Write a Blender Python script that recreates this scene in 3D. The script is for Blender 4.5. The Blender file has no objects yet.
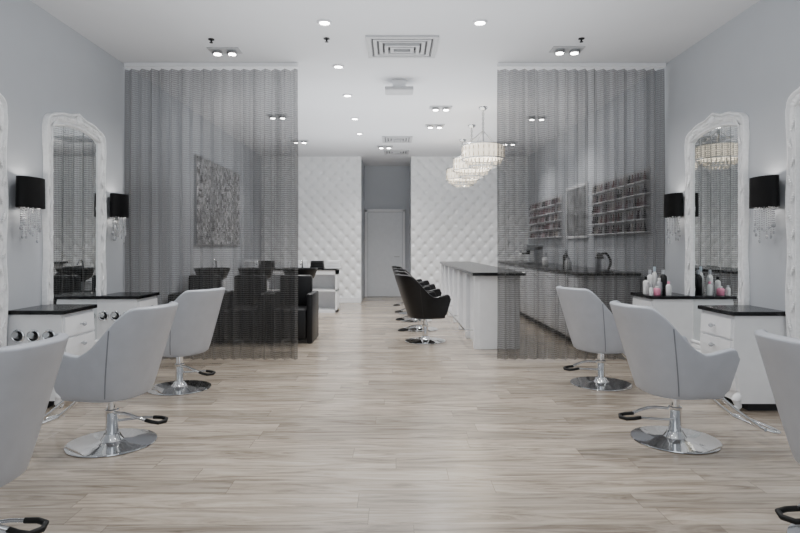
import bpy, bmesh, math, random
from mathutils import Vector, Matrix
random.seed(4)
C = bpy.context.scene.collection
pi = math.pi
CEIL = 3.26
WX = 2.98

# ------------------------------------------------------------------ materials
def newmat(name):
    m = bpy.data.materials.new(name); m.use_nodes = True
    nt = m.node_tree
    return m, nt, nt.nodes["Principled BSDF"]
def mat(name, col, rough=0.5, metal=0.0, var=0.05, scale=12.0, bump=0.0, bscale=200.0, spec=None, emit=None, estr=0.0, bdist=0.002):
    m, nt, b = newmat(name)
    b.inputs["Roughness"].default_value = rough
    b.inputs["Metallic"].default_value = metal
    if spec is not None: b.inputs["Specular IOR Level"].default_value = spec
    tc = nt.nodes.new("ShaderNodeTexCoord")
    n = nt.nodes.new("ShaderNodeTexNoise"); n.inputs["Scale"].default_value = scale
    nt.links.new(tc.outputs["Object"], n.inputs["Vector"])
    r = nt.nodes.new("ShaderNodeValToRGB")
    r.color_ramp.elements[0].position = 0.3; r.color_ramp.elements[1].position = 0.7
    r.color_ramp.elements[0].color = [c*(1-var) for c in col]+[1]
    r.color_ramp.elements[1].color = [min(1, c*(1+var)) for c in col]+[1]
    nt.links.new(n.outputs["Fac"], r.inputs["Fac"])
    nt.links.new(r.outputs["Color"], b.inputs["Base Color"])
    if bump:
        n2 = nt.nodes.new("ShaderNodeTexNoise"); n2.inputs["Scale"].default_value = bscale
        nt.links.new(tc.outputs["Object"], n2.inputs["Vector"])
        bp = nt.nodes.new("ShaderNodeBump"); bp.inputs["Strength"].default_value = bump
        bp.inputs["Distance"].default_value = bdist
        nt.links.new(n2.outputs["Fac"], bp.inputs["Height"])
        nt.links.new(bp.outputs["Normal"], b.inputs["Normal"])
    if emit:
        b.inputs["Emission Color"].default_value = list(emit)+[1]
        b.inputs["Emission Strength"].default_value = estr
    return m

M_wall = mat("wall_paint", (0.49,0.512,0.545), 0.7, var=0.015, scale=3, bump=0.1)
M_ceil = mat("ceiling_paint", (0.69,0.70,0.725), 0.85, var=0.01, scale=2)
M_white = mat("white_lacquer", (0.82,0.83,0.85), 0.3, var=0.02)
M_carve = mat("white_carved_frame", (0.88,0.89,0.90), 0.45, var=0.05, scale=40, bump=0.6, bscale=45, bdist=0.008)
M_trim = mat("white_trim_paint", (0.75,0.76,0.78), 0.5, var=0.02)
M_tuft = mat("white_tufted_vinyl", (0.84,0.85,0.86), 0.35, var=0.02)
M_door = mat("door_paint", (0.72,0.74,0.77), 0.5, var=0.02)
M_top = mat("black_quartz", (0.004,0.004,0.005), 0.22, var=0.5, scale=150, spec=.35)
M_chair = mat("pale_grey_leather", (0.43,0.45,0.495), 0.34, var=0.03, bump=0.25, bscale=350)
M_seam = mat("grey_seam_piping", (0.20,0.21,0.235), 0.5, var=0.03)
M_black = mat("black_leather", (0.004,0.004,0.005), 0.38, var=0.2, bump=0.25, bscale=300, spec=.35)
M_blackp = mat("black_plastic", (0.006,0.006,0.007), 0.4, var=0.2, spec=.35)
M_fabric = mat("black_shade_fabric", (0.002,0.002,0.0025), 0.5, var=0.3, scale=300, spec=.2)
M_chrome = mat("polished_chrome", (0.74,0.75,0.76), 0.07, 1.0, var=0.02)
M_steel = mat("brushed_steel", (0.45,0.46,0.47), 0.28, 1.0, var=0.06, scale=60)
M_mirror = mat("mirror_silver", (0.84,0.87,0.87), 0.01, 1.0, var=0.0)
M_lamp = mat("lamp_glow", (1,1,1), 0.5, var=0.0, emit=(1,0.98,0.94), estr=45)
M_bulb = mat("bulb_glow", (1,1,1), 0.5, var=0.0, emit=(1,0.90,0.76), estr=12)
M_crys = mat("crystal_beads", (0.62,0.64,0.67), 0.05, var=0.2, scale=80, spec=1.0)
M_crys.node_tree.nodes["Principled BSDF"].inputs["Transmission Weight"].default_value = 0.5
M_organza = mat("lit_crystal_shade", (0.50,0.46,0.40), 0.15, var=0.5, scale=25, emit=(1,0.88,0.68), estr=0.22, spec=1.0)
M_shade = mat("warm_pleated_shade", (0.75,0.71,0.63), 0.6, var=0.1, scale=30, emit=(1,0.87,0.68), estr=1.25)
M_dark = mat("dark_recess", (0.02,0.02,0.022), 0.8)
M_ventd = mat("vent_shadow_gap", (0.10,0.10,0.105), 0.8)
M_ventg = mat("grey_vent_metal", (0.46,0.465,0.48), 0.5)
M_pink = mat("pink_plastic", (0.72,0.25,0.38), 0.35)
M_bottle = mat("white_bottle_plastic", (0.75,0.76,0.76), 0.3)
M_silverb = mat("silver_bottle", (0.45,0.46,0.48), 0.3, 0.6)
M_teal = mat("pale_blue_bottle", (0.45,0.55,0.62), 0.3)
M_rubber = mat("black_rubber", (0.006,0.006,0.006), 0.55, spec=.3)

def floor_mat():
    m, nt, b = newmat("pale_wood_planks")
    L = nt.links.new
    tc = nt.nodes.new("ShaderNodeTexCoord")
    sh = nt.nodes.new("ShaderNodeMapping"); sh.inputs["Location"].default_value=(40.37,20.0,0)
    L(tc.outputs["Object"], sh.inputs["Vector"])
    br = nt.nodes.new("ShaderNodeTexBrick")
    br.offset = 0.37; br.offset_frequency = 3
    br.squash = 1.0
    br.inputs["Color1"].default_value = (0,0,0,1); br.inputs["Color2"].default_value = (1,1,1,1)
    br.inputs["Mortar"].default_value = (0.5,0.5,0.5,1)
    br.inputs["Scale"].default_value = 1.0
    br.inputs["Mortar Size"].default_value = 0.0013
    br.inputs["Mortar Smooth"].default_value = 0.1
    br.inputs["Brick Width"].default_value = 1.37
    br.inputs["Row Height"].default_value = 0.165
    # stagger every row by its own amount
    sp = nt.nodes.new("ShaderNodeSeparateXYZ"); L(sh.outputs[0], sp.inputs[0])
    dv = nt.nodes.new("ShaderNodeMath"); dv.operation='DIVIDE'; dv.inputs[1].default_value=0.165; L(sp.outputs[1], dv.inputs[0])
    fl = nt.nodes.new("ShaderNodeMath"); fl.operation='FLOOR'; L(dv.outputs[0], fl.inputs[0])
    wn = nt.nodes.new("ShaderNodeTexWhiteNoise"); wn.noise_dimensions='1D'; L(fl.outputs[0], wn.inputs["W"])
    ad = nt.nodes.new("ShaderNodeMath"); ad.operation='MULTIPLY_ADD'; ad.inputs[1].default_value=1.37
    L(wn.outputs["Value"], ad.inputs[0]); L(sp.outputs[0], ad.inputs[2])
    cb = nt.nodes.new("ShaderNodeCombineXYZ"); L(ad.outputs[0], cb.inputs[0]); L(sp.outputs[1], cb.inputs[1])
    br.offset = 0.0
    L(cb.outputs[0], br.inputs["Vector"])
    comb = nt.nodes.new("ShaderNodeVectorMath"); comb.operation='MULTIPLY_ADD'
    comb.inputs[1].default_value=(7,13,5)
    L(br.outputs["Color"], comb.inputs[0]); L(cb.outputs[0], comb.inputs[2])
    mp = nt.nodes.new("ShaderNodeMapping"); mp.inputs["Scale"].default_value=(0.75,7,1)
    L(comb.outputs[0], mp.inputs["Vector"])
    n1 = nt.nodes.new("ShaderNodeTexNoise"); n1.inputs["Scale"].default_value=2.0; n1.inputs["Detail"].default_value=8; n1.inputs["Roughness"].default_value=0.66; n1.inputs["Distortion"].default_value=1.5
    L(mp.outputs[0], n1.inputs["Vector"])
    r = nt.nodes.new("ShaderNodeValToRGB"); e=r.color_ramp.elements
    e[0].position=0.29; e[0].color=(0.135,0.104,0.076,1)
    e[1].position=0.72; e[1].color=(0.47,0.415,0.345,1)
    k=e.new(0.42); k.color=(0.255,0.212,0.166,1)
    k=e.new(0.53); k.color=(0.355,0.305,0.248,1)
    L(n1.outputs["Fac"], r.inputs["Fac"])
    tone = nt.nodes.new("ShaderNodeMapRange"); tone.inputs["To Min"].default_value=0.82; tone.inputs["To Max"].default_value=1.16
    L(br.outputs["Color"], tone.inputs["Value"])
    mul = nt.nodes.new("ShaderNodeVectorMath"); mul.operation='SCALE'
    L(r.outputs["Color"], mul.inputs[0]); L(tone.outputs[0], mul.inputs["Scale"])
    mx = nt.nodes.new("ShaderNodeMix"); mx.data_type='RGBA'
    L(br.outputs["Fac"], mx.inputs["Factor"]); L(mul.outputs[0], mx.inputs["A"])
    mx.inputs["B"].default_value=(0.15,0.12,0.09,1)
    L(mx.outputs["Result"], b.inputs["Base Color"])
    b.inputs["Roughness"].default_value=0.22
    b.inputs["Specular IOR Level"].default_value=0.65
    bp = nt.nodes.new("ShaderNodeBump"); bp.inputs["Strength"].default_value=0.08; bp.inputs["Distance"].default_value=0.003
    L(n1.outputs["Fac"], bp.inputs["Height"]); L(bp.outputs["Normal"], b.inputs["Normal"])
    return m
M_floor = floor_mat()

def curtain_mat():
    m, nt, b = newmat("metal_chain_curtain")
    L = nt.links.new
    def math_(op, a, c=None):
        n = nt.nodes.new("ShaderNodeMath"); n.operation=op
        for i,v in enumerate((a,c)):
            if v is None: continue
            if isinstance(v,(int,float)): n.inputs[i].default_value=v
            else: L(v, n.inputs[i])
        return n.outputs[0]
    tc = nt.nodes.new("ShaderNodeTexCoord"); sp = nt.nodes.new("ShaderNodeSeparateXYZ")
    L(tc.outputs["UV"], sp.inputs[0])
    u, v = sp.outputs[0], sp.outputs[1]
    w1 = math_('SINE', math_('MULTIPLY', math_('ADD', v, math_('MULTIPLY', u, 1.5)), 2*pi/0.046))
    w2 = math_('SINE', math_('MULTIPLY', math_('SUBTRACT', v, math_('MULTIPLY', u, 1.5)), 2*pi/0.046))
    a = math_('ADD', math_('MULTIPLY', math_('MULTIPLY', w1, w2), 0.5), 0.5)
    mp = nt.nodes.new("ShaderNodeMapping"); mp.inputs["Scale"].default_value=(10,0.2,1)
    L(tc.outputs["UV"], mp.inputs["Vector"])
    nz = nt.nodes.new("ShaderNodeTexNoise"); nz.inputs["Scale"].default_value=1.0; nz.inputs["Detail"].default_value=1
    L(mp.outputs[0], nz.inputs["Vector"])
    al = math_('ADD', math_('MULTIPLY', a, 0.34), math_('MULTIPLY', nz.outputs["Fac"], 0.40))
    mr = nt.nodes.new("ShaderNodeMapRange")
    mr.inputs["From Min"].default_value=0.15; mr.inputs["From Max"].default_value=0.60
    mr.inputs["To Min"].default_value=0.46; mr.inputs["To Max"].default_value=0.86
    L(al, mr.inputs["Value"])
    L(mr.outputs[0], b.inputs["Alpha"])
    cr = nt.nodes.new("ShaderNodeMix"); cr.data_type='RGBA'
    cr.inputs["A"].default_value=(0.045,0.045,0.045,1); cr.inputs["B"].default_value=(0.20,0.20,0.20,1)
    L(a, cr.inputs["Factor"]); L(cr.outputs["Result"], b.inputs["Base Color"])
    b.inputs["Metallic"].default_value=0.55; b.inputs["Roughness"].default_value=0.36
    return m
M_curt = curtain_mat()

def mosaic_mat():
    m, nt, b = newmat("silver_mosaic_glitter"); L=nt.links.new
    tc=nt.nodes.new("ShaderNodeTexCoord"); v=nt.nodes.new("ShaderNodeTexVoronoi"); v.inputs["Scale"].default_value=20
    L(tc.outputs["Object"], v.inputs["Vector"])
    r=nt.nodes.new("ShaderNodeValToRGB"); r.color_ramp.elements[0].color=(0.03,0.03,0.032,1); r.color_ramp.elements[0].position=.2
    r.color_ramp.elements[1].color=(0.70,0.70,0.72,1); r.color_ramp.elements[1].position=.95
    L(v.outputs["Color"], r.inputs["Fac"]); L(r.outputs["Color"], b.inputs["Base Color"])
    b.inputs["Metallic"].default_value=0.2; b.inputs["Roughness"].default_value=0.35
    return m
M_mosaic = mosaic_mat()

# ------------------------------------------------------------------ mesh tools
def box(bm, x0,x1,y0,y1,z0,z1, bev=0.0):
    r = bmesh.ops.create_cube(bm, size=1.0)
    vs = r['verts']
    for v in vs:
        v.co = Vector(((x0+x1)/2+v.co.x*(x1-x0), (y0+y1)/2+v.co.y*(y1-y0), (z0+z1)/2+v.co.z*(z1-z0)))
    if bev>0:
        es = list({e for v in vs for e in v.link_edges})
        bmesh.ops.bevel(bm, geom=es, offset=bev, segments=2, affect='EDGES', profile=0.5)
def lathe(bm, prof, seg=32, cx=0, cy=0, cap=True, cz=0, pleat=0.0):
    rings=[]
    for r,z in prof:
        rings.append([bm.verts.new((cx+(r+(pleat if i%2 else 0))*math.cos(2*pi*i/seg), cy+(r+(pleat if i%2 else 0))*math.sin(2*pi*i/seg), cz+z)) for i in range(seg)])
    for a,b in zip(rings[:-1], rings[1:]):
        for i in range(seg):
            j=(i+1)%seg
            bm.faces.new((a[i],a[j],b[j],b[i]))
    if cap:
        bm.faces.new(list(reversed(rings[0]))); bm.faces.new(rings[-1])
def tube(bm, pts, r, seg=10, closed=False):
    pts=[Vector(p) for p in pts]; n=len(pts); rings=[]
    up=Vector((0,0,1))
    prevn=None
    for i,p in enumerate(pts):
        if closed: t=(pts[(i+1)%n]-pts[i-1]).normalized()
        else: t=(pts[min(i+1,n-1)]-pts[max(i-1,0)]).normalized()
        if prevn is None:
            a = up if abs(t.dot(up))<0.95 else Vector((1,0,0))
            nn=(a-t*a.dot(t)).normalized()
        else:
            nn=(prevn-t*prevn.dot(t)).normalized()
        prevn=nn; bb=t.cross(nn)
        rr = r[i] if isinstance(r,(list,tuple)) else r
        rings.append([bm.verts.new(p+rr*(math.cos(2*pi*k/seg)*nn+math.sin(2*pi*k/seg)*bb)) for k in range(seg)])
    rng = range(n) if closed else range(n-1)
    for i in rng:
        a=rings[i]; b=rings[(i+1)%n]
        for k in range(seg):
            j=(k+1)%seg
            bm.faces.new((a[k],a[j],b[j],b[k]))
    if not closed:
        bm.faces.new(list(reversed(rings[0]))); bm.faces.new(rings[-1])
def ball(bm, c, r, sub=1, s=(1,1,1)):
    res=bmesh.ops.create_icosphere(bm, subdivisions=sub, radius=r)
    for v in res['verts']: v.co=Vector((v.co.x*s[0]+c[0], v.co.y*s[1]+c[1], v.co.z*s[2]+c[2]))
def smooth_path(pts, n=6):
    P=[Vector(p) for p in pts]; out=[]
    for i in range(len(P)-1):
        p0=P[max(i-1,0)]; p1=P[i]; p2=P[i+1]; p3=P[min(i+2,len(P)-1)]
        for k in range(n):
            t=k/n
            out.append(0.5*((2*p1)+(-p0+p2)*t+(2*p0-5*p1+4*p2-p3)*t*t+(-p0+3*p1-3*p2+p3)*t**3))
    out.append(P[-1]); return out
def obj(name, bm, m, parent=None, loc=(0,0,0), rot=(0,0,0), smooth=False, label=None):
    bmesh.ops.recalc_face_normals(bm, faces=bm.faces[:])
    me=bpy.data.meshes.new(name); bm.to_mesh(me); bm.free()
    me.materials.append(m)
    if smooth:
        for p in me.polygons: p.use_smooth=True
        try: me.set_sharp_from_angle(angle=math.radians(42))
        except Exception: pass
    o=bpy.data.objects.new(name, me); C.objects.link(o)
    o.location=loc; o.rotation_euler=rot
    if parent: o.parent=parent
    if label: o["label"]=label
    return o
def empty(name, label, cat, loc=(0,0,0), rot=0.0, group=None):
    e=bpy.data.objects.new(name,None); e.empty_display_size=0.1; C.objects.link(e)
    e.location=loc; e.rotation_euler=(0,0,rot)
    e["label"]=label; e["category"]=cat
    if group: e["group"]=group
    return e
def copy_tree(o, loc, rot=None, label=None):
    n=o.copy(); C.objects.link(n); n.location=loc
    if rot is not None: n.rotation_euler=(0,0,rot)
    if label: n["label"]=label
    def rec(src,dst):
        for ch in src.children:
            c=ch.copy(); C.objects.link(c); c.parent=dst; rec(ch,c)
    rec(o,n)
    return n
def structure(o, label=None):
    o["kind"]="structure"
    if label: o["label"]=label
    return o
def sbox(name, m, *a, label=None, bev=0):
    bm=bmesh.new(); box(bm,*a,bev=bev); return structure(obj(name,bm,m), label)

# ------------------------------------------------------------------ room shell
Y0=-2.2; YF=13.0; YB=14.5
sbox("floor", M_floor, -WX-.1, WX+.1, Y0, YB+.1, -0.1, 0, label="pale grey-brown wood plank flooring")
sbox("ceiling", M_ceil, -WX-.1, WX+.1, Y0, YB+.1, CEIL, CEIL+.1, label="smooth pale grey painted ceiling")
sbox("wall_left", M_wall, -WX-.1, -WX, Y0, YF+.1, 0, CEIL, label="pale cool grey painted wall")
sbox("wall_right", M_wall, WX, WX+.1, Y0, YF+.1, 0, CEIL, label="pale cool grey painted wall")
sbox("wall_corridor_left", M_wall, -0.86, -0.76, YF+.13, YB, 0, CEIL)
sbox("wall_corridor_right", M_wall, 0.36, 0.46, YF+.13, YB, 0, CEIL)
sbox("wall_corridor_end", M_wall, -0.86, 0.46, YB, YB+.1, 0, CEIL)

def tufted(name, x0, x1):
    bm=bmesh.new(); st=0.0165
    nx=int((x1-x0)/st); nz=int(CEIL/st); g=[]
    a=0.27; b=0.29
    for j in range(nz+1):
        row=[]
        for i in range(nx+1):
            x=x0+(x1-x0)*i/nx; z=CEIL*j/nz
            u=x/a+z/b; v=x/a-z/b
            du=u-round(u); dv=v-round(v)
            h=(abs(math.sin(pi*u))*abs(math.sin(pi*v)))**0.6*0.012 + 0.030*(1-math.exp(-(du*du+dv*dv)/0.035))
            row.append(bm.verts.new((x, YF-h, z)))
        g.append(row)
    for j in range(nz):
        for i in range(nx):
            bm.faces.new((g[j][i],g[j][i+1],g[j+1][i+1],g[j+1][i]))
    for p in range(-45,65):
        for q in range(-65,45):
            x=(p+q)*a/2; z=(p-q)*b/2
            if x0+.02<x<x1-.02 and 0.12<z<CEIL-.02: ball(bm,(x,YF-.005,z),0.016,1,(1,.6,1))
    box(bm, x0,x1, YF+.001, YF+.13, 0, CEIL)
    o=obj(name,bm,M_tuft,smooth=True)
    return structure(o,"white diamond-tufted upholstered wall panel with buttons")
tufted("wall_back_left", -WX, -0.76)
tufted("wall_back_right", 0.36, WX)
for nm,x0,x1,y0,y1 in (("baseboard_left",-WX,-WX+.015,Y0,YF-.05),("baseboard_right",WX-.015,WX,Y0,YF-.05),
                 ("baseboard_back_left",-WX,-0.76,YF-.065,YF-.045),("baseboard_back_right",0.36,WX,YF-.065,YF-.045)):
    sbox(nm, M_trim, x0,x1,y0,y1,0,0.11)
bm=bmesh.new(); box(bm,-0.68,0.18,YB-.045,YB-.005,0.005,2.1)
d=structure(obj("door_1",bm,M_door),"plain pale grey flush door")
bm=bmesh.new(); tube(bm,[(0.10,YB-.05,1.0),(0.10,YB-.10,1.0)],0.012); tube(bm,[(0.10,YB-.10,1.0),(-0.02,YB-.10,1.0)],0.01)
h=obj("door_handle",bm,M_steel,parent=d,smooth=True)
bm=bmesh.new(); box(bm,-0.755,-0.69,YB-.06,YB,0,2.17,bev=.006); box(bm,0.19,0.255,YB-.06,YB,0,2.17,bev=.006); box(bm,-0.755,0.255,YB-.06,YB,2.11,2.18,bev=.006)
structure(obj("trim_1",bm,M_trim),"white door casing")

# ------------------------------------------------------------------ chain curtains
def curtain(x0,x1,label):
    e=empty("chain_curtain",label,"curtain",((x0+x1)/2,6.36,0))
    w=x1-x0; folds=17; n=folds*18
    bm=bmesh.new(); uvl=bm.loops.layers.uv.new("UVMap")
    zs=[0.015,0.5,1.0,1.6,2.2,2.8,3.19]
    random.seed(int(x0*100))
    ph=[random.uniform(-.3,.3) for _ in range(folds+2)]; am=[random.uniform(.85,1.15) for _ in range(folds+2)]
    cols=[];us=[];u=0;prev=None
    for i in range(n+1):
        t=i/n*folds; k=int(t); f=t-k
        A=am[k]*(1-f)+am[min(k+1,folds)]*f; P=ph[k]*(1-f)+ph[min(k+1,folds)]*f
        th=2*pi*t+P
        x=-w/2+w*i/n + 0.011*math.sin(2*th)*A; y=0.042*A*math.sin(th)
        x=max(-w/2,min(w/2,x))
        if prev is not None: u+=math.hypot(x-prev[0],y-prev[1])
        prev=(x,y); us.append(u)
        cols.append([bm.verts.new((x+0.004*math.sin(z*2+t), y*(1+.10*math.sin(z*1.7+k)), z)) for z in zs])
    for i in range(n):
        for j in range(len(zs)-1):
            f=bm.faces.new((cols[i][j],cols[i+1][j],cols[i+1][j+1],cols[i][j+1]))
            for lp,(uu,vv) in zip(f.loops,((us[i],zs[j]),(us[i+1],zs[j]),(us[i+1],zs[j+1]),(us[i],zs[j+1]))):
                lp[uvl].uv=(uu,vv)
    c=obj("chain_panel",bm,M_curt,parent=e,smooth=False)
    for p in c.data.polygons: p.use_smooth=True
    bm=bmesh.new(); box(bm,-w/2,w/2,-0.03,0.03,3.215,CEIL-.001,bev=.004)
    obj("curtain_rail",bm,M_trim,parent=e)
    return e
curtain(-2.96,-1.06,"sheer grey metal chain curtain pleated beneath a ceiling rail")
curtain(1.12,2.96,"sheer grey metal chain curtain pleated beneath a ceiling rail")

# ------------------------------------------------------------------ salon chairs (front = -Y)
def smst(a,b,x):
    t=max(0,min(1,(x-a)/(b-a))); return t*t*(3-2*t)
def foot(s,k,inset=0.0):
    k=max(k,0)
    w=0.212+0.078*(k**0.7)-inset; b=0.20+0.18*k-inset; f=-0.20-0.14*k+inset; y0=0.0; sc=0.55
    if abs(s)<=sc:
        a=s/sc*pi/2; sx=math.copysign(abs(math.sin(a))**0.80,math.sin(a)); cy=max(math.cos(a),0)**0.80
        return (w*sx, y0+(b-y0)*cy)
    t=(abs(s)-sc)/(1-sc)
    return (math.copysign(w*(1-0.05*t*t),s), y0+(f-y0)*t)
ZB=0.33; ZT=0.885
def ztop(s):
    s=abs(s)
    return ZT-(ZT-0.60)*smst(0.25,0.60,s) + 0.030*smst(.62,.90,s) - 0.06*smst(0.91,1.0,s)
def make_chair(loc,rot,m,seam,label,group,footrest):
    e=empty("salon_chair",label,"chair",loc,rot,group)
    bm=bmesh.new(); N=64; Mv=9; g=[]
    for i in range(N+1):
        s=-1+2*i/N; col=[]
        edge=smst(0.91,1.0,abs(s)); zt=ztop(s); zb=ZB+0.04*edge
        for j in range(Mv+1):
            v=j/Mv; z=zb+(zt-zb)*v; k=(z-ZB)/(ZT-ZB)
            x,y=foot(s,k); col.append(bm.verts.new((x,y,z)))
        g.append(col)
    for i in range(N):
        for j in range(Mv):
            bm.faces.new((g[i][j],g[i+1][j],g[i+1][j+1],g[i][j+1]))
    sh=obj("chair_shell",bm,m,parent=e,smooth=False)
    for p in sh.data.polygons: p.use_smooth=True
    md=sh.modifiers.new("thick","SOLIDIFY"); md.thickness=0.042; md.offset=0.0
    md2=sh.modifiers.new("bev","BEVEL"); md2.width=0.010; md2.segments=3; md2.limit_method='ANGLE'; md2.angle_limit=math.radians(50)
    for sg in (-1,1):
        s=sg*0.40; pts=[]
        for j in range(12):
            v=j/11; z=ZB+.01+(ztop(s)-ZB-.025)*v; k=(z-ZB)/(ZT-ZB)
            x,y=foot(s,k,-0.0210); pts.append((x,y,z))
        bm=bmesh.new(); tube(bm,pts,0.0036,6); obj("seam",bm,seam,parent=e,smooth=True,label="stitched seam between back and arm")
    def slab(z0,z1,k,inset,bev):
        b=bmesh.new(); pts=[foot(-1+2*i/40,k,inset) for i in range(41)]
        lo=[b.verts.new((x,y,z0)) for x,y in pts]; hi=[b.verts.new((x,y,z1)) for x,y in pts]
        n=len(pts)
        for i in range(n):
            j=(i+1)%n; b.faces.new((lo[i],lo[j],hi[j],hi[i]))
        f1=b.faces.new(list(reversed(lo))); f2=b.faces.new(hi)
        es=[ed for ed in b.edges if abs(ed.verts[0].co.z-ed.verts[1].co.z)<1e-5]
        bmesh.ops.bevel(b,geom=es,offset=bev,segments=3,affect='EDGES',profile=0.5)
        return b
    obj("seat_base",slab(0.315,0.40,0.03,0.005,0.012),m,parent=e,smooth=True)
    obj("seat_cushion",slab(0.39,0.51,0.18,0.018,0.028),m,parent=e,smooth=True)
    bm=bmesh.new(); lathe(bm,[(0.262,0.0),(0.268,0.005),(0.266,0.010),(0.24,0.013),(0.12,0.017),(0.07,0.025),(0.055,0.048),(0.048,0.065)],56)
    obj("chair_base",bm,M_chrome,parent=e,smooth=True,label="round polished chrome disc base")
    bm=bmesh.new(); lathe(bm,[(0.038,0.06),(0.038,0.19),(0.042,0.195),(0.042,0.215),(0.030,0.22),(0.030,0.29),(0.06,0.295),(0.06,0.314)],28)
    obj("hydraulic_column",bm,M_chrome,parent=e,smooth=True,label="chrome hydraulic column")
    bm=bmesh.new()
    tube(bm,smooth_path([(0.02,0.03,0.20),(0.04,0.12,0.205),(0.05,0.2,0.19),(0.04,0.27,0.17)]),0.010)
    tube(bm,smooth_path([(-0.02,0.03,0.14),(-0.04,0.12,0.15),(-0.05,0.2,0.16),(-0.045,0.27,0.165)]),0.008)
    lv=obj("pump_lever",bm,M_chrome,parent=e,smooth=True,label="chrome pump lever")
    bm=bmesh.new(); tube(bm,[(0.04,0.26,0.17),(0.05,0.31,0.165),(0.045,0.35,0.16),(0.0,0.37,0.158),(-0.045,0.35,0.16),(-0.055,0.31,0.163),(-0.045,0.26,0.165)],0.012)
    obj("pedal_grip",bm,M_rubber,parent=lv,smooth=True,label="black rubber pedal grip")
    if footrest:
        bm=bmesh.new()
        for sx in (-0.08,0.08):
            tube(bm,smooth_path([(sx,-0.10,0.33-0.02),(sx,-0.24,0.295),(sx*1.3,-0.36,0.20),(sx*1.6,-0.50,0.10)]),0.012)
        tube(bm,[(-0.17,-0.50,0.10),(0.17,-0.50,0.10)],0.014)
        tube(bm,smooth_path([(-0.17,-0.50,0.10),(-0.19,-0.56,0.085),(-0.13,-0.60,0.08),(0.13,-0.60,0.08),(0.19,-0.56,0.085),(0.17,-0.50,0.10)]),0.012)
        obj("footrest",bm,M_chrome,parent=e,smooth=True,label="tubular chrome footrest")
    return e
R=math.radians
GL="grey styling chairs"
labL="pale grey leather tub styling chair with chrome disc base"
labC="pale grey leather tub styling chair beside the chain curtain"
c0=make_chair((-1.80,3.69,0),R(-90-10),M_chair,M_seam,labL,GL,True)
copy_tree(c0,(-1.90,5.12,0),R(-90-24),labC)
copy_tree(c0,(-1.73,2.28,0),R(-90-6),labL)
copy_tree(c0,(1.81,3.75,0),R(90+6),labL)
copy_tree(c0,(1.87,5.27,0),R(90+16),labC)
copy_tree(c0,(1.93,2.38,0),R(90+6),labL)
GB="black chairs along the bar counter"
b0=make_chair((0.40,7.67,0),R(90+18),M_black,M_blackp,"black leather tub chair facing the white bar counter",GB,False)
for y,r in ((8.75,104),(9.8,108),(10.85,102)):
    copy_tree(b0,(0.40-.02*(y-7.6),y,0),R(r))

# ------------------------------------------------------------------ ornate mirrors
def arch_outline(ins, n=56):
    W=0.50-ins; zb=0.22+ins; base=2.27; pts=[]
    wv=0.010 if ins<.05 else 0.0
    m_=16
    for i in range(m_): pts.append((-W+2*W*i/m_, zb))
    for i in range(30):
        z=zb+(base-zb)*i/30; pts.append((W+wv*math.sin(z*9), z))
    Hs=0.13-ins; Hc=0.05
    for i in range(n):
        a=pi*i/n; cx=math.cos(a); x=W*math.copysign(abs(cx)**0.5,cx); sn=max(math.sin(a),0)
        z=base+Hs*(sn**0.5) + Hc*(math.cos(x/W*pi/2)**1.1 if abs(x)<W else 0)
        if ins<.05: z+=0.03*math.exp(-(x/0.10)**2)+0.012*abs(math.cos(x/W*pi*2))*sn
        pts.append((x,z))
    for i in range(30):
        z=base-(base-zb)*i/30; pts.append((-W-wv*math.sin(z*9), z))
    return pts
def make_mirror():
    e=empty("wall_mirror","tall white mirror with carved ornate scalloped frame","mirror",group="ornate white mirrors")
    prof=[(0.0,0.0),(0.0,0.030),(0.006,0.044),(0.018,0.046),(0.028,0.018),(0.040,0.028),(0.066,0.026),(0.082,0.012),(0.088,0.034),(0.099,0.034),(0.107,0.016),(0.111,0.0)]
    bm=bmesh.new(); rings=[]
    outl=[arch_outline(p[0]) for p in prof]; n=len(outl[0])
    for (ins,h),o in zip(prof,outl):
        ring=[]
        for i,(x,z) in enumerate(o):
            hh=h
            if 0.03<ins<0.07: hh+=0.010*abs(math.sin(i*0.65))
            ring.append(bm.verts.new((x,-hh,z)))
        rings.append(ring)
    for a,b in zip(rings[:-1],rings[1:]):
        for i in range(n):
            j=(i+1)%n; bm.faces.new((a[i],a[j],b[j],b[i]))
    def leaf(x,z,ang,l,w):
        for k in range(6):
            t=k/5; r=w*math.sin(pi*(0.2+0.75*t))
            ball(bm,(x+math.cos(ang)*l*t,-0.040,z+math.sin(ang)*l*t),r,1,(1,0.8,1))
    for sx in (-1,1):
        for k in range(14):
            z=0.36+k*0.135
            leaf(sx*0.445,z,pi/2+sx*0.4*(1 if k%2 else -1),0.09,0.014)
        leaf(sx*0.41,2.29,pi/2+sx*0.8,0.09,0.020)
        leaf(sx*0.07,2.405,(0 if sx>0 else pi)-sx*0.06,0.13,0.018)
        leaf(sx*0.24,2.385,(0 if sx>0 else pi)-sx*0.1,0.13,0.016)
        ball(bm,(sx*0.455,-0.038,0.265),0.038,2,(1,.5,1))
    ball(bm,(0,-0.042,2.41),0.036,2,(1.1,.6,1))
    for a in (-55,-28,0,28,55):
        leaf(0,2.41,pi/2+R(a),0.07,0.013)
    obj("mirror_frame",bm,M_carve,parent=e,smooth=True,label="white carved frame with scrolls and leaves")
    bm=bmesh.new(); o=arch_outline(0.106)
    a=[bm.verts.new((x,-0.012,z)) for x,z in o]; b=[bm.verts.new((x,-0.004,z)) for x,z in o]
    bm.faces.new(a); bm.faces.new(list(reversed(b)))
    for i in range(n): bm.faces.new((a[i],a[(i+1)%n],b[(i+1)%n],b[i]))
    obj("mirror_glass",bm,M_mirror,parent=e)
    return e
m0=make_mirror(); m0.location=(-WX+.001,5.40,0); m0.rotation_euler=(0,0,R(90))
copy_tree(m0,(-WX+.001,3.90,0),R(90))
copy_tree(m0,(WX-.001,5.38,0),R(-90))
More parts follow.
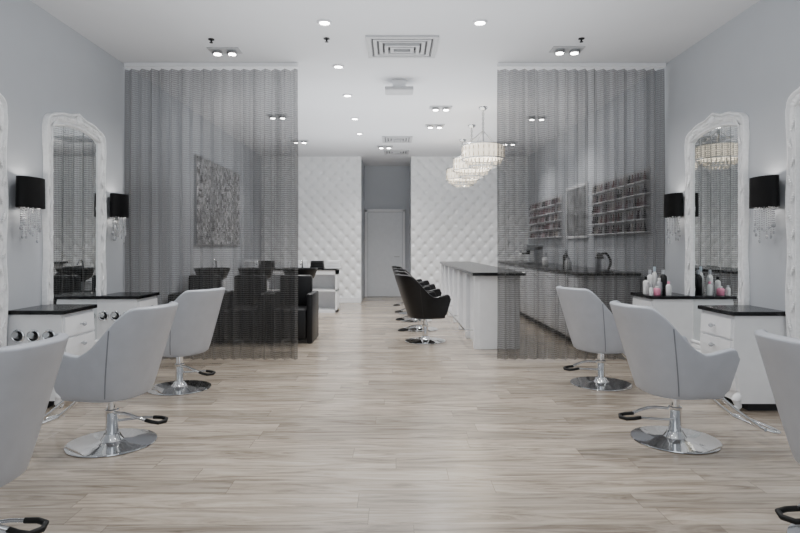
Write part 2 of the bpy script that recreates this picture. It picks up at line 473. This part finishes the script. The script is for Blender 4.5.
copy_tree(m0,(WX-.001,3.86,0),R(-90))

# ------------------------------------------------------------------ vanity cabinets
def make_cab(holsters):
    e=empty("vanity_cabinet","white lacquer styling cabinet with black stone top","cabinet",group="styling cabinets")
    D=0.41; hw=0.235
    bm=bmesh.new(); rings=[]
    zs=[0.06,0.10,0.16,0.24,0.34,0.46,0.58,0.68,0.725]
    for z in zs:
        d=D-0.05*(1-smst(0.06,0.5,z))+0.012*math.sin(pi*(z-.06)/.66)
        rings.append([bm.verts.new(p) for p in ((0.002,-hw,z),(d,-hw,z),(d,hw,z),(0.002,hw,z))])
    for a,b in zip(rings[:-1],rings[1:]):
        for i in range(4):
            j=(i+1)%4; bm.faces.new((a[i],a[j],b[j],b[i]))
    bm.faces.new(list(reversed(rings[0]))); bm.faces.new(rings[-1])
    obj("cabinet_body",bm,M_white,parent=e)
    bm=bmesh.new(); box(bm,0.001,D+.03,-hw-.02,hw+.02,0.726,0.758,bev=.006)
    obj("stone_top",bm,M_top,parent=e,label="black stone top")
    for nm,z0,z1 in (("drawer",0.55,0.70),("cabinet_door",0.15,0.53)):
        bm=bmesh.new()
        zz=[z0+(z1-z0)*i/6 for i in range(7)]; rg=[]
        for z in zz:
            d=D-0.05*(1-smst(0.06,0.5,z))+0.012*math.sin(pi*(z-.06)/.66)
            rg.append([bm.verts.new(p) for p in ((d-.002,-hw+.02,z),(d+.016,-hw+.02,z),(d+.016,hw-.02,z),(d-.002,hw-.02,z))])
        for a,b in zip(rg[:-1],rg[1:]):
            for i in range(4):
                j=(i+1)%4; bm.faces.new((a[i],a[j],b[j],b[i]))
        bm.faces.new(list(reversed(rg[0]))); bm.faces.new(rg[-1])
        dr=obj(nm,bm,M_white,parent=e)
        bm=bmesh.new(); zc=(z0+z1)/2 if nm=="drawer" else z1-.06
        tube(bm,[(D+.02,0,zc),(D+.045,0,zc)],0.006); ball(bm,(D+.055,0,zc),0.018,2)
        obj("crystal_knob",bm,M_crys,parent=dr,smooth=True,label="clear crystal knob")
    for sy in (-1,1):
        bm=bmesh.new()
        tube(bm,smooth_path([(D-.06,sy*(hw-.03),0.12),(D-.025,sy*(hw-.03),0.08),(D-.045,sy*(hw-.03),0.035),(D-.005,sy*(hw-.03),0.012)]),[0.032]*7+[0.024]*6+[0.020]*5+[0.014],seg=10)
        for v in bm.verts: v.co.z=max(v.co.z,0.0)
        obj("foot",bm,M_white,parent=e,smooth=True,label="curved white scroll foot")
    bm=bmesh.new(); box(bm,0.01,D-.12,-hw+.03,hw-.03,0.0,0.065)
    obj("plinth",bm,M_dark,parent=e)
    if holsters:
        for x in (0.08,0.20,0.32):
            bm=bmesh.new(); pts=[(x+0.044*math.cos(a*2*pi/24),-hw-.004,0.56+0.044*math.sin(a*2*pi/24)) for a in range(24)]
            tube(bm,pts,0.009,8,closed=True)
            h=obj("tool_holster",bm,M_chrome,parent=e,smooth=True,label="chrome ringed hair tool hole")
            bm=bmesh.new(); lathe(bm,[(0.041,0.0),(0.041,0.004)],24)
            for v in bm.verts: v.co=Vector((v.co.x+x,-hw-.001-v.co.z,v.co.y+0.56))
            obj("holster_opening",bm,M_dark,parent=h)
            bm=bmesh.new(); tube(bm,[(x,-hw-.004,.555),(x+.004,-hw-.05,.575)],[.018,.024],12)
            obj("tool_handle",bm,M_steel,parent=h,smooth=True,label="grey hair tool end")
    return e
k0=make_cab(True); k0.location=(-WX,4.70,0)
k1=copy_tree(k0,(-WX,6.01,0),0)
k2=make_cab(False); k2.location=(WX,4.62,0); k2.rotation_euler=(0,0,pi)
k3=copy_tree(k2,(WX,6.01,0),pi)

def bottle(kind,x,y,z,h,r,m,capm,label,grp="hair product bottles on a cabinet"):
    e=empty(kind,label,"bottle",(x,y,z),0,grp)
    bm=bmesh.new(); lathe(bm,[(r*.92,0),(r,0.006),(r,h*.66),(r*.85,h*.74),(r*.4,h*.8),(r*.4,h*.84)],20)
    obj("bottle_body",bm,m,parent=e,smooth=True)
    bm=bmesh.new(); lathe(bm,[(r*.5,h*.82),(r*.5,h*.97),(r*.42,h)],16)
    obj("bottle_cap",bm,capm,parent=e,smooth=True)
zt=0.7585
spec=[(2.58,5.84,.10,.022,M_bottle,M_silverb,"small white bottle with silver cap"),
(2.595,6.00,.18,.028,M_bottle,M_blackp,"white shampoo bottle with black cap"),
(2.645,5.86,.09,.036,M_pink,M_bottle,"squat pink jar with white cap"),
(2.655,6.04,.25,.030,M_bottle,M_silverb,"tall white bottle with silver cap"),
(2.705,5.94,.17,.030,M_silverb,M_bottle,"silver lotion bottle with white cap"),
(2.725,6.09,.28,.027,M_bottle,M_teal,"tall white bottle with pale blue cap"),
(2.785,6.02,.25,.036,M_blackp,M_silverb,"tall black bottle with silver cap"),
(2.76,5.85,.14,.026,M_bottle,M_pink,"short white bottle with pink cap")]
for x,y,h,r,m,cm,l in spec: bottle("product_bottle",x,y,zt,h,r,m,cm,l+" on stone top")
for x,y,h,r,m in ((2.45,11.3,.24,.04,M_bottle),(2.5,9.6,.22,.04,M_silverb),(2.42,9.35,.18,.045,M_bottle),(2.5,8.5,.26,.04,M_blackp),(2.45,8.2,.16,.05,M_bottle),(2.7,7.7,.24,.04,M_silverb)):
    bottle("counter_bottle",x,y,.9355,h,r,m,M_silverb,"salon dispenser bottle on the long wall counter","bottles on the wall counter")

# ------------------------------------------------------------------ sconces
def make_sconce():
    e=empty("wall_sconce","wall sconce with black drum shade and hanging crystal strands","lamp",group="black crystal wall sconces")
    bm=bmesh.new(); box(bm,-.045,.045,-0.018,-0.001,1.55,1.72,bev=.004); tube(bm,[(0,-0.01,1.64),(0,-0.085,1.64)],0.010)
    obj("sconce_bracket",bm,M_chrome,parent=e,smooth=True)
    bm=bmesh.new()
    def ring(a,b,z): return [bm.verts.new((a*math.cos(2*pi*i/40),-0.092+b*math.sin(2*pi*i/40),z)) for i in range(40)]
    o0=ring(.152,.072,1.555); o1=ring(.148,.070,1.795); i1=ring(.144,.066,1.795); i0=ring(.148,.068,1.555)
    for a,b in ((o0,o1),(o1,i1),(i1,i0),(i0,o0)):
        for i in range(40):
            j=(i+1)%40; bm.faces.new((a[i],a[j],b[j],b[i]))
    obj("lamp_shade",bm,M_fabric,parent=e,smooth=True,label="black fabric oval shade")
    bm=bmesh.new(); ball(bm,(0,-0.09,1.66),0.026,2); obj("light_bulb",bm,M_bulb,parent=e,smooth=True)
    for i in range(13):
        a=2*pi*i/13
        x=.10*math.cos(a); y=-0.09+.045*math.sin(a)
        L_=0.27-0.12*abs(x)/.10-.02*(i%2); bm=bmesh.new(); z=1.57
        while z>1.57-L_:
            ball(bm,(x,y,z),0.0062,1); z-=0.017
        ball(bm,(x,y,z-.006),0.010,1,(1,1,1.7))
        obj("crystal_strand",bm,M_crys,parent=e)
    for z,p in ((1.73,2.2),(1.60,1.0)):
        ld=bpy.data.lights.new("sconce_light",'POINT'); ld.energy=p; ld.color=(1,.95,.88); ld.shadow_soft_size=.02
        lo=bpy.data.objects.new("sconce_light",ld); C.objects.link(lo); lo.parent=e; lo.location=(0,-.09,z)
    return e
s0=make_sconce(); s0.location=(-WX,4.60,0); s0.rotation_euler=(0,0,R(90))
copy_tree(s0,(-WX,6.08,0),R(90)); copy_tree(s0,(WX,4.54,0),R(-90)); copy_tree(s0,(WX,6.02,0),R(-90))

# ------------------------------------------------------------------ chandeliers
def make_chand():
    e=empty("chandelier","round banded drum chandelier with crystals over the bar counter","chandelier",group="crystal chandeliers")
    bm=bmesh.new(); lathe(bm,[(0.03,3.21),(0.06,3.235),(0.065,CEIL-.001)],24)
    obj("ceiling_canopy",bm,M_chrome,parent=e,smooth=True)
    bm=bmesh.new(); z=3.21; k=0
    while z>2.90:
        pts=[]
        for a in range(12):
            u=0.013*math.cos(2*pi*a/12); v=0.021*math.sin(2*pi*a/12)
            pts.append((u,0,z-0.02+v) if k%2 else (0,u,z-0.02+v))
        tube(bm,pts,0.006,6,closed=True); z-=0.034; k+=1
    for a in range(4):
        c,s=math.cos(a*pi/2+.4),math.sin(a*pi/2+.4)
        tube(bm,[(0,0,2.92),(0.27*c,0.27*s,2.70)],0.006,6)
    tube(bm,[(0,0,2.92),(0,0,2.6)],0.010,8)
    obj("hanging_chain",bm,M_steel,parent=e,smooth=True)
    bm=bmesh.new()
    for zz,r in ((2.70,.308),(2.505,.308),(2.40,.20)):
        tube(bm,[(r*math.cos(2*pi*i/48),r*math.sin(2*pi*i/48),zz) for i in range(48)],0.010,8,closed=True)
    obj("metal_ring",bm,M_steel,parent=e,smooth=True)
    bm=bmesh.new()
    lathe(bm,[(.275,2.51),(.275,2.695)],96,cap=False,pleat=.010)
    obj("pleated_shade",bm,M_shade,parent=e,smooth=False,label="translucent glowing pleated drum shade")
    def drum(r,z1,z0,n,w):
        bm=bmesh.new(); h=(z1-z0)
        for i in range(n):
            a=2*pi*i/n; c,s=math.cos(a),math.sin(a)
            ball(bm,(r*c,r*s,z1-h*.5),h*.5,1,(w,w,.98))
        o=obj("crystal_drape",bm,M_organza,parent=e); o["kind"]="stuff"
    drum(.302,2.69,2.60,26,.20)
    drum(.302,2.60,2.51,26,.20)
    drum(.255,2.505,2.435,26,.30)
    drum(.195,2.475,2.395,22,.28)
    drum(.12,2.44,2.355,14,.30)
    for a in range(4):
        c,s=.12*math.cos(a*pi/2),.12*math.sin(a*pi/2)
        bm=bmesh.new(); ball(bm,(c,s,2.61),0.028,2,(1,1,1.4)); obj("light_bulb",bm,M_bulb,parent=e,smooth=True)
    ld=bpy.data.lights.new("chandelier_light",'POINT'); ld.energy=12; ld.color=(1,.90,.76); ld.shadow_soft_size=.02
    lo=bpy.data.objects.new("chandelier_light",ld); C.objects.link(lo); lo.parent=e; lo.location=(0,0,2.68)
    return e
ch=make_chand(); ch.location=(1.27,8.36,0)
copy_tree(ch,(1.27,9.6,0)); copy_tree(ch,(1.27,10.9,0))

# ------------------------------------------------------------------ bar counter
e=empty("bar_counter","long white panelled bar counter with black stone top","counter",(0,0,0))
bm=bmesh.new(); box(bm,1.02,1.52,7.05,12.15,0.0,0.895,bev=.004)
for i in range(7):
    y=7.06+i*(12.14-7.06-.10)/6; box(bm,0.965,1.03,y,y+.10,0.0,0.893,bev=.004)
obj("counter_body",bm,M_white,parent=e)
bm=bmesh.new(); box(bm,0.94,1.58,7.0,12.2,0.896,0.935,bev=.005); obj("stone_top",bm,M_top,parent=e)
bm=bmesh.new(); tube(bm,[(0.88,7.2,0.2),(0.88,12.0,0.2)],0.016)
for y in (7.3,8.8,10.3,11.8): tube(bm,[(0.88,y,0.2),(1.02,y,0.2)],0.010)
obj("foot_rail",bm,M_chrome,parent=e,smooth=True)
M_wc=mat("pale_grey_lacquer",(0.72,0.73,0.75),.35,var=.02)
e=empty("wall_counter","pale grey wall counter with drawers and black top","counter",(0,0,0))
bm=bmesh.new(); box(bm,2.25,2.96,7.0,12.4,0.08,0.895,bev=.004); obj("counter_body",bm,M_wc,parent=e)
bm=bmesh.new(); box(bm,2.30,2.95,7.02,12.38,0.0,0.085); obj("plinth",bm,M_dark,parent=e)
bm=bmesh.new(); box(bm,2.21,2.962,6.97,12.43,0.896,0.935,bev=.005); obj("stone_top",bm,M_top,parent=e)
for i in range(6):
    for z0,z1 in ((.12,.60),(.62,.87)):
        y=7.04+i*.89; bm=bmesh.new(); box(bm,2.232,2.252,y,y+.87,z0,z1,bev=.004); dd=obj("cabinet_door" if z0<.5 else "drawer",bm,M_wc,parent=e)
        bm=bmesh.new(); tube(bm,[(2.215,y+.33,z1-.06),(2.215,y+.53,z1-.06)],.006); obj("handle",bm,M_steel,parent=dd)

e=empty("coffee_machine","silver and black coffee machine on the wall counter","coffee machine",(2.55,10.7,0.936))
bm=bmesh.new(); box(bm,-.15,.15,-.16,.16,0.0,.04,bev=.008); box(bm,-.02,.15,-.15,.15,.04,.32,bev=.012); box(bm,-.15,.15,-.15,.15,.24,.36,bev=.015)
obj("machine_body",bm,M_steel,parent=e)
bm=bmesh.new(); lathe(bm,[(.03,.17),(.035,.24)],16,-.09,0); tube(bm,[(-.09,0,.19),(-.21,0,.18)],.012); obj("brew_head",bm,M_blackp,parent=e,smooth=True)
e=empty("desk_lamp","small black adjustable task lamp on the wall counter","lamp",(2.62,7.15,0.936))
bm=bmesh.new(); lathe(bm,[(.07,0),(.07,.012),(.02,.02)],24); obj("lamp_base",bm,M_blackp,parent=e,smooth=True)
bm=bmesh.new(); tube(bm,smooth_path([(0,0,.015),(.04,0,.12),(-.02,0,.23),(-.1,0,.2)]),.015); obj("lamp_arm",bm,M_blackp,parent=e,smooth=True)
bm=bmesh.new(); lathe(bm,[(.06,-.03),(.035,.03),(.015,.04)],20,-.1,0,cz=.19); obj("lamp_shade",bm,M_blackp,parent=e,smooth=True)

pnames=("red","plum","rose","beige","black","silver")
pm=[mat("polish_"+n,c,.25) for n,c in zip(pnames,((.16,.08,.085),(.10,.07,.09),(.28,.20,.22),(.36,.33,.31),(.04,.04,.04),(.36,.36,.38)))]
pmesh=[]
for m in pm:
    bm=bmesh.new(); lathe(bm,[(.020,0),(.023,.004),(.023,.05),(.011,.058),(.011,.10),(.009,.104)],10)
    me=bpy.data.meshes.new("polish"); bmesh.ops.recalc_face_normals(bm,faces=bm.faces[:]); bm.to_mesh(me); bm.free(); me.materials.append(m); pmesh.append(me)
M_rack=mat("grey_rack_panel",(0.42,0.425,0.44),.5)
rowz=[1.43,1.58,1.73,1.88,2.03]
for y0,y1 in ((6.75,8.72),(10.3,12.7)):
    e=empty("polish_rack","wall rack with narrow shelves of nail polish","shelf",(WX,(y0+y1)/2,0),0,"nail polish wall racks")
    hw=(y1-y0)/2
    bm=bmesh.new(); box(bm,-.012,-.001,-hw,hw,1.40,2.18); obj("back_panel",bm,M_rack,parent=e)
    for z in rowz:
        bm=bmesh.new(); box(bm,-.075,-.012,-hw,hw,z-.012,z,bev=.002); obj("shelf_board",bm,M_white,parent=e)
    n=int((y1-y0-.1)/.088)
    for z in rowz:
        for i in range(n):
            k=random.randrange(6)
            o=bpy.data.objects.new("polish_bottle",pmesh[k]); C.objects.link(o)
            o.location=(WX-.045,y0+.07+i*.088,z+.0005)
            o["label"]="small %s nail polish bottle on a wall rack"%pnames[k]
            o["category"]="nail polish"; o["group"]="nail polish bottles on the wall racks"
M_print=mat("mottled_grey_print",(0.22,0.225,0.235),.4,var=.5,scale=6)
e=empty("wall_picture","grey framed picture hanging between the nail polish racks","picture",(WX,9.45,0))
bm=bmesh.new(); box(bm,-.03,-.001,-.55,.55,1.38,2.25,bev=.004); obj("picture_frame",bm,M_trim,parent=e)
bm=bmesh.new(); box(bm,-.034,-.028,-.50,.50,1.43,2.20); obj("picture_print",bm,M_print,parent=e)
e=empty("wall_art_panel","glittering silver mosaic panel hanging on the wall","wall art",(-WX,9.8,0))
bm=bmesh.new(); box(bm,.001,.035,-1.2,1.2,1.27,2.62,bev=.004); obj("panel_frame",bm,M_steel,parent=e)
bm=bmesh.new(); box(bm,.03,.04,-1.18,1.18,1.29,2.60); obj("mosaic_surface",bm,M_mosaic,parent=e)

# ------------------------------------------------------------------ shampoo stations
def shampoo(x):
    e=empty("shampoo_chair","black leather shampoo chair with glossy wash basin behind","chair",(x,7.75,0),0,"black shampoo chairs")
    bm=bmesh.new(); box(bm,-.22,.22,-.30,.25,.05,.44,bev=.03); obj("seat",bm,M_black,parent=e,smooth=True)
    for sx in (-1,1):
        bm=bmesh.new(); box(bm,sx*.26-.04,sx*.26+.04,-.30,.32,.0,.64,bev=.02); obj("armrest",bm,M_black,parent=e,smooth=True)
    bm=bmesh.new(); box(bm,-.22,.22,.18,.32,.40,.86,bev=.04); obj("backrest",bm,M_black,parent=e,smooth=True)
    bm=bmesh.new(); box(bm,-.16,.16,.45,.70,.0,.75,bev=.02); obj("pedestal",bm,M_white,parent=e)
    bm=bmesh.new()
    lathe(bm,[(.10,.74),(.20,.80),(.25,.92),(.255,.94),(.235,.94),(.18,.84),(.08,.80)],28,0,.56)
    for v in bm.verts: v.co.y=.56+(v.co.y-.56)*.95
    obj("basin",bm,M_blackp,parent=e,smooth=True,label="black glossy wash basin")
    bm=bmesh.new(); tube(bm,smooth_path([(0.0,.76,.88),(0,.74,1.03),(0,.66,1.05),(0,.60,.99)]),.011); obj("tap",bm,M_chrome,parent=e,smooth=True)
for x in (-2.62,-1.99,-1.36): shampoo(x)
e=empty("storage_cabinet","white storage cabinet with open shelves and black top","cabinet",(-2.0,11.2,0))
bm=bmesh.new()
for x0,x1 in ((-.9,-.87),(-.01,.02),(.87,.9)): box(bm,x0,x1,-.25,.25,0,.80)
box(bm,-.9,.9,.22,.25,0,.80); box(bm,-.9,.9,-.25,.25,0,.05); box(bm,-.9,.9,-.25,.25,.40,.43); box(bm,-.9,.9,-.25,.25,.72,.80)
obj("cabinet_body",bm,M_white,parent=e)
bm=bmesh.new(); box(bm,-.92,.92,-.27,.27,.801,.825,bev=.004); obj("stone_top",bm,M_top,parent=e)
for i in range(6):
    x=-2.78+i*.32
    e=empty("folded_towel","stacked fold of %s towel on the storage cabinet"%("black" if i%3==1 else "white"),"towel",(x,11.2,.8255),0,"folded towels")
    bm=bmesh.new()
    for k in range(5): box(bm,-.13+.004*k,.13-.003*k,-.12,.12-.004*k,k*.03,k*.03+.029,bev=.011)
    obj("towel_layers",bm,M_blackp if i%3==1 else M_white,parent=e,smooth=True)

# ------------------------------------------------------------------ ceiling fixtures
def spot(x,y,e,size=100,blend=.9,soft=.06):
    ld=bpy.data.lights.new("downlight_beam",'SPOT'); ld.energy=e; ld.spot_size=R(size); ld.spot_blend=blend; ld.shadow_soft_size=soft; ld.color=(1,.985,.97)
    o=bpy.data.objects.new("downlight_beam",ld); C.objects.link(o); o.location=(0,0,CEIL-.03); return o
SP=76
def downlight(x,y,p=SP,size=118):
    e=empty("recessed_downlight","small round recessed ceiling downlight, lit","light",(x,y,0),0,"recessed downlights")
    bm=bmesh.new(); pts=[(0.055*math.cos(2*pi*i/28),0.055*math.sin(2*pi*i/28),CEIL-.006) for i in range(28)]
    tube(bm,pts,.012,8,closed=True); obj("trim_ring",bm,M_trim,parent=e,smooth=True)
    bm=bmesh.new(); lathe(bm,[(.042,CEIL-.008),(.042,CEIL-.001)],24); obj("lamp_lens",bm,M_lamp,parent=e)
    o=spot(x,y,p,size); o.parent=e
def twin(x,y,p=SP):
    e=empty("twin_spotlight","twin adjustable spotlights in a recessed white ceiling frame","light",(x,y,0),0,"twin spotlights")
    bm=bmesh.new(); box(bm,-.16,.16,-.085,.085,CEIL-.012,CEIL-.001,bev=.003); obj("fixture_plate",bm,M_ventg,parent=e)
    for sx in (-1,1):
        bm=bmesh.new(); lathe(bm,[(.052,CEIL-.045),(.058,CEIL-.04),(.045,CEIL-.012)],24,sx*.075,0); h=obj("lamp_head",bm,M_steel,parent=e,smooth=True)
        bm=bmesh.new(); lathe(bm,[(.036,CEIL-.049),(.036,CEIL-.045)],24,sx*.075,0); obj("lamp_lens",bm,M_lamp,parent=h)
    o=spot(x,y,p*1.5,135); o.location.z=CEIL-.06; o.parent=e
for y in (3.6,5.19,6.46,7.7,9.1,10.3): downlight(-.63,y)
for y in (3.6,5.19): downlight(.76,y)  # nearest lamp of both rows is an extra one, out of view
for x,y in ((-1.74,5.93),(1.75,5.90),(.66,8.36),(.66,9.6),(-1.8,8.9),(-1.8,11.0),(2.2,9.0),(2.2,11.2),(-.2,11.6)): twin(x,y,SP*(1.35 if y>8 else 1))
for x,y in ((-2.0,4.2),(2.0,4.2),(-1.8,2.2),(1.8,2.2),(0,2.0),(-1.2,.4),(1.2,.4)): downlight(x,y,SP*.7)  # extra downlights out of view, added to light the near area
def sprinkler(x,y):
    e=empty("fire_sprinkler","small dark ceiling fire sprinkler head","sprinkler",(x,y,0),0,"ceiling sprinklers")
    bm=bmesh.new(); lathe(bm,[(.03,CEIL-.001),(.03,CEIL-.008),(.01,CEIL-.012),(.008,CEIL-.03),(.018,CEIL-.033),(.018,CEIL-.037)],16); obj("sprinkler_head",bm,M_blackp,parent=e,smooth=True)
for x,y in ((-1.78,5.62),(1.80,5.60),(-.66,5.6)): sprinkler(x,y)
def vent(x,y,sx,sy):
    e=empty("ceiling_vent","square grey louvred ceiling air diffuser","vent",(x,y,0),0,"ceiling air vents")
    bm=bmesh.new()
    def frame(hx,hy,t,z0,z1):
        box(bm,-hx,hx,-hy,-hy+t,z0,z1); box(bm,-hx,hx,hy-t,hy,z0,z1); box(bm,-hx,-hx+t,-hy+t,hy-t,z0,z1); box(bm,hx-t,hx,-hy+t,hy-t,z0,z1)
    frame(sx,sy,.045,CEIL-.018,CEIL-.001)
    obj("vent_frame",bm,M_ventg,parent=e)
    bm=bmesh.new()
    k=.068
    while k<min(sx,sy)-.03:
        frame(sx-k,sy-k,.034,CEIL-.02-.02*(k>.15),CEIL-.004); k+=.055
    obj("vent_louvres",bm,M_ventg,parent=e)
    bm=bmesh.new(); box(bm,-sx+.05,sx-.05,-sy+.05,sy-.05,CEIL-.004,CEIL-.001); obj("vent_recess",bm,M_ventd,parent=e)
vent(.07,5.83,.35,.31); vent(.04,10.85,.28,.30); vent(.03,12.3,.26,.26)
e=empty("ceiling_projector","small white box projector mounted under the ceiling","projector",(.05,7.05,0))
bm=bmesh.new(); box(bm,-.08,.08,-.08,.08,3.17,CEIL-.001,bev=.006); obj("mount_bracket",bm,M_trim,parent=e)
bm=bmesh.new(); box(bm,-.17,.17,-.13,.13,3.12,3.165,bev=.012); obj("projector_body",bm,M_ventg,parent=e,smooth=True)

# added fill light for the ceiling: upward area lamps without any fixture
for y,sx,sy,p,z in ((1.2,3.0,2.6,27,1.9),(4.3,3.4,2.6,44,1.9),(7.8,4.0,2.4,72,1.9),(10.3,4.0,1.8,60,1.7)):
    ld=bpy.data.lights.new("added_ceiling_fill",'AREA'); ld.shape='RECTANGLE'; ld.size=sx; ld.size_y=sy; ld.energy=p; ld.color=(.94,.97,1)
    o=bpy.data.objects.new("added_ceiling_fill",ld); C.objects.link(o); o.location=(0,y,z); o.rotation_euler=(pi,0,0)

# ------------------------------------------------------------------ world + camera
w=bpy.data.worlds.new("World"); bpy.context.scene.world=w; w.use_nodes=True
bg=w.node_tree.nodes["Background"]; bg.inputs[0].default_value=(.88,.94,1.0,1); bg.inputs[1].default_value=1.4
cam=bpy.data.cameras.new("camera"); co=bpy.data.objects.new("camera",cam); C.objects.link(co)
co.location=(0,0,1.25); co.rotation_euler=(R(90),0,0)
cam.sensor_width=36; cam.lens=580/800*36; cam.shift_x=5/800; cam.shift_y=-20/800; cam.clip_start=.05
bpy.context.scene.camera=co
